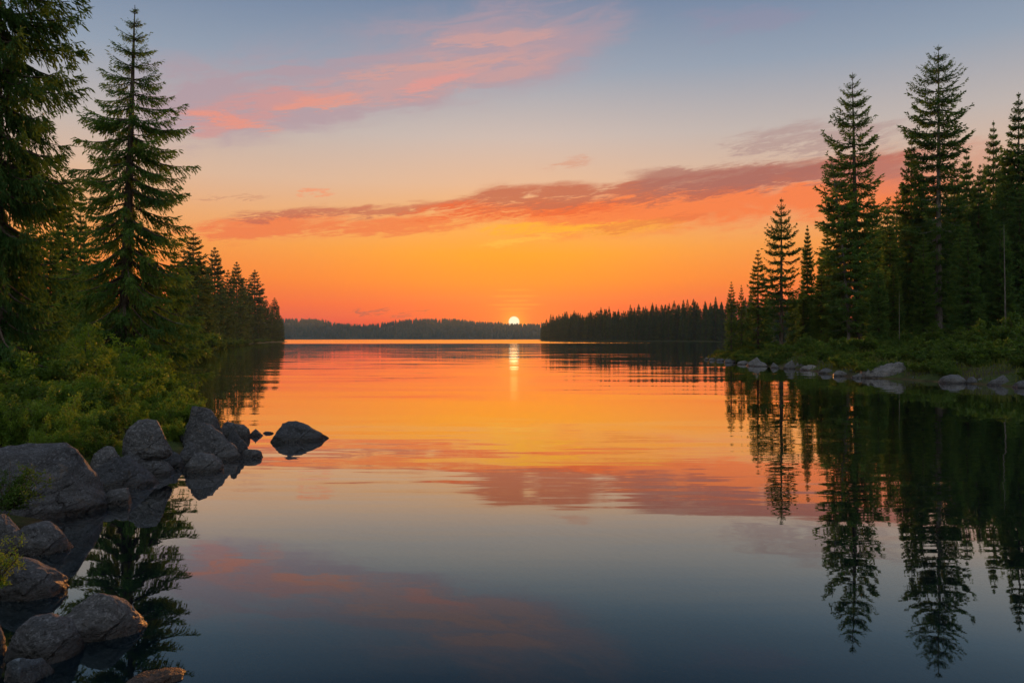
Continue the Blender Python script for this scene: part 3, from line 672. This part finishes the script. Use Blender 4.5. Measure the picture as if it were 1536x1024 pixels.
# island forest
isl = [conifer('spruce_tree', 91 + i, 20, .03, P_((0, .01), (.1, .28), (.25, .7), (.5, 1.35), (1, 2.3)), 290, 7, 1.7, .60, .30, pitch=(30, -12), droop=.4, r0=.25, jit=.18, gaps=.1 * i, needle=M_needle_far) for i in range(4)]
GI = 'spruces on the far wooded shore right of the sun'
shore_i = [(22, 742), (34, 690), (60, 590), (92, 500), (112, 446), (150, 427)]
ST = np.cumsum([0] + [math.hypot(b[0] - a[0], b[1] - a[1]) for a, b in zip(shore_i, shore_i[1:])])
for row, (off, n) in enumerate(((5, 70), (14, 64), (26, 50))):
    for k in range(n):
        s = (k + random.uniform(.1, .9)) / n * (ST[-1] - 6) + 3
        X = float(np.interp(s, ST, [p[0] for p in shore_i])) + off * .93; Y = float(np.interp(s, ST, [p[1] for p in shore_i])) + off * .36
        px = CX + X / Y * FOC
        yt = np.interp(px, [806, 812, 830, 900, 1000, 1085, 1200], [489, 483, 474, 466, 457, 449, 440]) + random.choice([-5, -2, 0, 1, 3, 4, 6]) + (4 if row == 0 else 0)
        zb = ZG(X, Y); H = (HZ - yt) / FOC * Y + EYE - zb; kk = H / 20
        w = kk * random.uniform(1.0, 1.45)
        place(isl[random.randrange(4)], (X, Y, zb - .1), (w, w, kk), random.uniform(0, 6.28), 'dark spruce in the forest on the far wooded shore right of the sun', GI)

# far wooded hills: one mass
rng = np.random.default_rng(7)
n = 6500; px = rng.uniform(-250, 1300, n); Y = HILL_D - 230 * rng.random(n) ** .8; Y[:2200] = HILL_D - rng.uniform(0, 20, 2200)
X = (px - CX) / FOC * Y; Z = ground_z(X, Y); Hh = rng.uniform(9, 17, n) * np.where(rng.random(n) < .06, 1.3, 1); Rr = Hh * rng.uniform(.17, .27, n)
lev = [(0, 1.0), (.3, .62), (.31, .95), (.6, .4), (.61, .62)]
th = np.arange(6) / 6 * 2 * math.pi
rings = [np.stack([X[:, None] + Rr[:, None] * r_ * np.cos(th + q) * rng.uniform(.75, 1.2, (n, 6)), Y[:, None] + Rr[:, None] * r_ * np.sin(th + q) * rng.uniform(.75, 1.2, (n, 6)), np.repeat((Z + Hh * t_)[:, None], 6, 1) + rng.normal(0, .25, (n, 6))], -1) for q, (t_, r_) in enumerate(lev)]
tipv = np.stack([X, Y, Z + Hh], -1)[:, None]
V = np.concatenate(rings + [tipv], 1)
b = (np.arange(n) * 31)[:, None, None]; j = np.arange(6); j2 = (j + 1) % 6
quads = np.concatenate([np.stack([q * 6 + j, q * 6 + j2, q * 6 + 6 + j2, q * 6 + 6 + j], -1) for q in range(4)])[None] + b
tris = np.stack([24 + j, 24 + j2, np.full(6, 30)], -1)[None] + b
tag(link('far_wood', new_mesh('far_wood', V.reshape(-1, 3), [quads.reshape(-1, 4), tris.reshape(-1, 3)], M_needle_far)), 'dark wooded hills along the horizon beyond the lake', 'forest', None, 'stuff')

# ------------------------------------------------------------------ shrubs, ferns, grass
def bush(name, seed, w, h, stems, leaves, ll, lw, mat, twiggy=.25, upright=.7):
    rng = np.random.default_rng(seed); tb = Tubes(); cv, cf, cn = [], [], 0
    per = leaves // (stems * 5)
    for s_ in range(stems):
        az = rng.uniform(0, 6.28); reach = rng.uniform(.15, 1) ** .6 * w / 2; hh = h * rng.uniform(.35, 1.12) * (1 - .35 * (reach / (w / 2)) ** 2)
        t = np.linspace(0, 1, 6); d0 = np.array([math.cos(az), math.sin(az), 0])
        B = (reach * t ** (1 + upright))[:, None] * d0 + (hh * t)[:, None] * np.array([0, 0, 1.0]) + rng.normal(0, .02 * h, (6, 3)) * t[:, None]
        tb.add(B, np.linspace(.012 * h + .003, .003, 6), 4)
        for b_ in range(5):
            t0 = rng.uniform(.12, 1.0); p0 = np.array([np.interp(t0, t, B[:, q]) for q in range(3)])
            dr = unit(rng.normal(0, 1, 3) + np.array([0, 0, .5])); tl = h * twiggy * rng.uniform(.5, 1.2)
            p1 = p0 + dr * tl
            tb.add([p0, (p0 + p1) / 2 + rng.normal(0, .02 * h, 3), p1], [.005 * h + .002, .003, .002], 3)
            q = rng.random(per)[:, None] ** .7
            pos = p0 * (1 - q) + p1 * q + rng.normal(0, .034 * h + .008, (per, 3))
            pos[:, 2] = np.maximum(pos[:, 2], .02)
            v, f_ = diamonds(pos, rng.normal(0, 1, (per, 3)) + np.array([0, 0, .15]), ll * rng.uniform(.6, 1.5, (per)), lw * rng.uniform(.6, 1.4, per), rng, .15)
            cv.append(v); cf.append(f_ + cn); cn += len(v)
    tv, tf = tb.arrays()
    return dict(name=name, H=h, parts=('stems', 'foliage'), stems=new_mesh('stems', tv, tf, M_bark, True), foliage=new_mesh('foliage', np.concatenate(cv), [np.concatenate(cf)], mat))
bl = [bush('shrub', 201, 1.9, 1.5, 34, 13000, .075, .042, M_leaf), bush('shrub', 202, 2.2, 1.2, 36, 13000, .07, .042, M_leaf, .28, .5), bush('shrub', 203, 1.6, 1.9, 30, 13000, .072, .042, M_leaf, .22, .9), bush('shrub', 204, 1.8, 1.2, 34, 13000, .07, .04, M_leaf_deep, .28)]
def shrub_px(proto, px, yt, d, label, group, wide=1.0, cat='shrub', rz=None):
    X = (px - CX) / FOC * d; zb = ZG(X, d); zb = max(zb, .0)
    H = max(.15, (HZ - yt) / FOC * d + EYE - zb); k = H / proto['H']
    return place(proto, (X, d, zb - .03), (k * wide, k * wide, k), random.uniform(0, 6.28) if rz is None else rz, label, group, cat)
GS = 'leafy shrubs of the near left shore'
for (b_, px, yt, d, w, lab) in [
    (0, 232, 566, 15.2, 1.0, 'yellow green shrub hanging over the lake right of the spruce trunk'),
    (1, 265, 590, 14.6, .9, 'outermost low leafy shrub over the topmost boulder of the point'),
    (2, 146, 502, 17.0, .95, 'tall yellow green shrub with dark stems left of the spruce trunk'),
    (0, 100, 508, 15.5, 1.0, 'leafy green shrub left of the tall yellow green shrub'),
    (2, 55, 500, 15.0, .95, 'tall green shrub beside the trunk of the edge spruce'),
    (3, 30, 560, 11.5, 1.1, 'dark green shrub behind the largest boulder at the left edge'),
    (1, 85, 590, 11.2, 1.0, 'spreading green shrub above the flat top of the largest boulder'),
    (0, 130, 600, 11.5, 1.0, 'green shrub right above the slope of the largest boulder'),
    (1, 170, 600, 12.3, 1.0, 'yellowish shrub left of the egg shaped boulder'),
    (2, 214, 592, 14.0, .9, 'yellow green shrub directly before the spruce trunk'),
    (1, 262, 628, 12.6, .85, 'low olive shrub between egg shaped boulder and point'),
    (3, 150, 640, 10.2, .9, 'low dark leaves between the boulder hump and the egg shaped boulder'),
    (3, -10, 590, 10.0, 1.1, 'dark leafy shrub cut off by the left picture edge'),
    (2, 10, 520, 18.0, 1.0, 'shaded shrub behind the trunk of the edge spruce')]:
    shrub_px(bl[b_], px, yt, d, lab, GS, w)
for (px, yt, d, w) in [(180, 500, 20, 1), (225, 520, 21, 1), (20, 500, 16.5, 1), (85, 492, 18, 1), (120, 500, 16.2, 1), (40, 520, 13.5, 1), (85, 540, 13.8, 1), (140, 545, 13.2, 1), (0, 560, 12.2, 1), (60, 590, 10.6, 1), (112, 600, 10.4, 1), (20, 600, 9.8, 1), (160, 610, 11.2, .9), (190, 590, 13.2, .9), (250, 575, 15.6, .9), (282, 590, 16.4, .6), (235, 625, 12.9, .8), (150, 575, 12.4, 1), (100, 630, 9.6, .8), (60, 630, 9.3, .8), (170, 650, 10.6, .7), (200, 525, 18.5, 1), (215, 545, 17.5, 1.1), (175, 530, 19.5, 1.1), (255, 560, 18.5, 1.1), (120, 520, 19, 1.1), (75, 520, 20, 1.1), (60, 545, 13.2, 1.1), (108, 560, 13.0, 1.1), (160, 560, 14.5, 1.1), (30, 540, 15, 1.1), (240, 600, 13.6, .9), (205, 610, 12.4, .8)]:
    shrub_px(bl[random.randrange(4)], px, yt, d, 'green leafy shrub in the thicket of the near left shore', GS, w)
fern = bush('fern', 221, .9, .5, 16, 3600, .035, .014, M_leaf_deep, .35, .3)
fern2 = bush('fern', 222, .7, .6, 12, 2600, .032, .012, M_leaf, .3, .4)
o = shrub_px(fern, 14, 722, 6.9, 'feathery green fern over the left part of the largest boulder', 'ferns at the left edge', .8, 'fern')
o.location.z = .22; o.scale = (.75, .75, .75)
o = shrub_px(fern2, -6, 830, 5.0, 'yellow green fern at the left edge above the orange rimmed boulder', 'ferns at the left edge', .8, 'fern')
o.location.z = .15; o.scale = (.5, .5, .62)
# right bank undergrowth
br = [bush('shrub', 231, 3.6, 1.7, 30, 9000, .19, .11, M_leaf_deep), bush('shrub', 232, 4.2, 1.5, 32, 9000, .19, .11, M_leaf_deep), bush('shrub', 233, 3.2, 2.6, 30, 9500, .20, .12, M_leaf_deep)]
GU = 'undergrowth of the right bank'
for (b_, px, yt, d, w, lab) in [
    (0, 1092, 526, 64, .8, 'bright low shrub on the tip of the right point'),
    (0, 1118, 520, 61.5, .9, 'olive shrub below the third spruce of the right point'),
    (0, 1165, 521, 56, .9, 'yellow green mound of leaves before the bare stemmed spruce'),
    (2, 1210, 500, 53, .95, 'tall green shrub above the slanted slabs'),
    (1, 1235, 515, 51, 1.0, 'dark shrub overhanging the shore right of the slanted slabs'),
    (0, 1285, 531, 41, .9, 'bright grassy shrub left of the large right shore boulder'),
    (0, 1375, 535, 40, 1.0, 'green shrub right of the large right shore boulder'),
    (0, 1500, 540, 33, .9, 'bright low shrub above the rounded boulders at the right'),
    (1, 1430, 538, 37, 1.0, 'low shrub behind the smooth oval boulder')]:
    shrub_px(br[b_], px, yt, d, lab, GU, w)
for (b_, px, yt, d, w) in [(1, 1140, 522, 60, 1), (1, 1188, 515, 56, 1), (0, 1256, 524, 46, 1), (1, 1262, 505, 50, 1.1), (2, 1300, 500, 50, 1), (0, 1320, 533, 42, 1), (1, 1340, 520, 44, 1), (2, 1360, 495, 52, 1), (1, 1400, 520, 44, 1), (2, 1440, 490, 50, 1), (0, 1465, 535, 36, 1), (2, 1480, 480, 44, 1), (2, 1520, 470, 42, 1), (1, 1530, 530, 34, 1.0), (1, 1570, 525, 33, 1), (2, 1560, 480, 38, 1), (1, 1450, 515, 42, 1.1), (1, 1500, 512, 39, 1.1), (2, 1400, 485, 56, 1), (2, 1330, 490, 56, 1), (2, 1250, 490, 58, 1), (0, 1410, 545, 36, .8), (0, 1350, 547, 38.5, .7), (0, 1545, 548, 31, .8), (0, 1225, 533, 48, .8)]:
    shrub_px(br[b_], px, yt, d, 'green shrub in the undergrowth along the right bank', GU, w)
for k in range(120):
    t = random.random(); Y = 28 + 50 * t ** 1.2
    xs_ = float(np.interp(Y, [r[1] for r in right_shore[10::-1]], [r[0] for r in right_shore[10::-1]]))
    X = xs_ + .45 + random.random() ** 1.6 * (14 if Y < 62 else 7)
    zz = ZG(X, Y)
    if zz < .05: continue
    b_ = br[(0, 0, 1)[random.randrange(3)]]; kk = random.uniform(.30, .58) * (1.0 if X - xs_ > 3 else .75)
    place(b_, (X, Y, zz - .05), (kk * 1.05, kk * 1.05, kk), random.uniform(0, 6.28), 'low leafy mound in the undergrowth along the right bank', GU, 'shrub')
# left far bank edge shrubs
for (px, yt, w) in [(275, 505, 1.4), (290, 500, 1.2), (300, 504, 1.2), (316, 506, 1.2), (330, 505, 1.3), (345, 507, 1.3), (358, 507, 1.3), (370, 508, 1.4), (382, 508, 1.4), (393, 508, 1.5), (404, 508.5, 1.5), (414, 509, 1.5), (424, 510.5, 1.6)]:
    d = float(shore_y(px)) * 1.03 + 1
    shrub_px(br[random.randrange(2)], px, yt, d, 'low shrub in the green fringe of the far left bank', 'fringe of shrubs on the far left bank', w)
# grass on both banks
def grass(pts, hgt, seed, label):
    rng = np.random.default_rng(seed); pts = np.asarray(pts); z = ground_z(pts[:, 0], pts[:, 1]); k = z > .05
    pts, z = pts[k], z[k]; P = np.stack([pts[:, 0], pts[:, 1], z - .02], -1); n = len(P)
    D = rng.normal(0, .4, (n, 3)); D[:, 2] = 1
    d = np.hypot(P[:, 0], P[:, 1])
    v, f_ = diamonds(P, D, hgt * rng.uniform(.5, 1.3, n), np.maximum(.012, d * .0011), rng, .2)
    tag(link('grass', new_mesh('grass', v, [f_], M_grass)), label, 'grass', None, 'stuff')
rng = np.random.default_rng(3)
pl = np.stack([rng.uniform(-11, -3.2, 9000), rng.uniform(3.5, 24, 9000)], -1)
grass(pl, .16, 4, 'grass and low plants on the ground of the left shore')
pr = np.stack([rng.uniform(15.5, 30, 15000), rng.uniform(27, 76, 15000)], -1)
grass(pr, .3, 5, 'grass and low plants on the ground of the right shore')

# ------------------------------------------------------------------ evening haze
m = material('haze')
o_ = S.nt.nodes.new('ShaderNodeOutputMaterial')
hv = node('ShaderNodeVolumePrincipled', Color=(.45, .62, .80), Density=.00009, Anisotropy=.45)
S.nt.links.new(hv.k, o_.inputs[1])
x0, x1, y0, y1, z0, z1 = -2600, 2600, -60, 2700, -6, 140
V = [(x, y, z) for z in (z0, z1) for y in (y0, y1) for x in (x0, x1)]
tag(link('haze', new_mesh('haze', V, [[(0, 2, 3, 1), (4, 5, 7, 6), (0, 1, 5, 4), (2, 6, 7, 3), (0, 4, 6, 2), (1, 3, 7, 5)]], m)), 'thin evening haze over the lake and woods', 'haze', None, 'stuff')
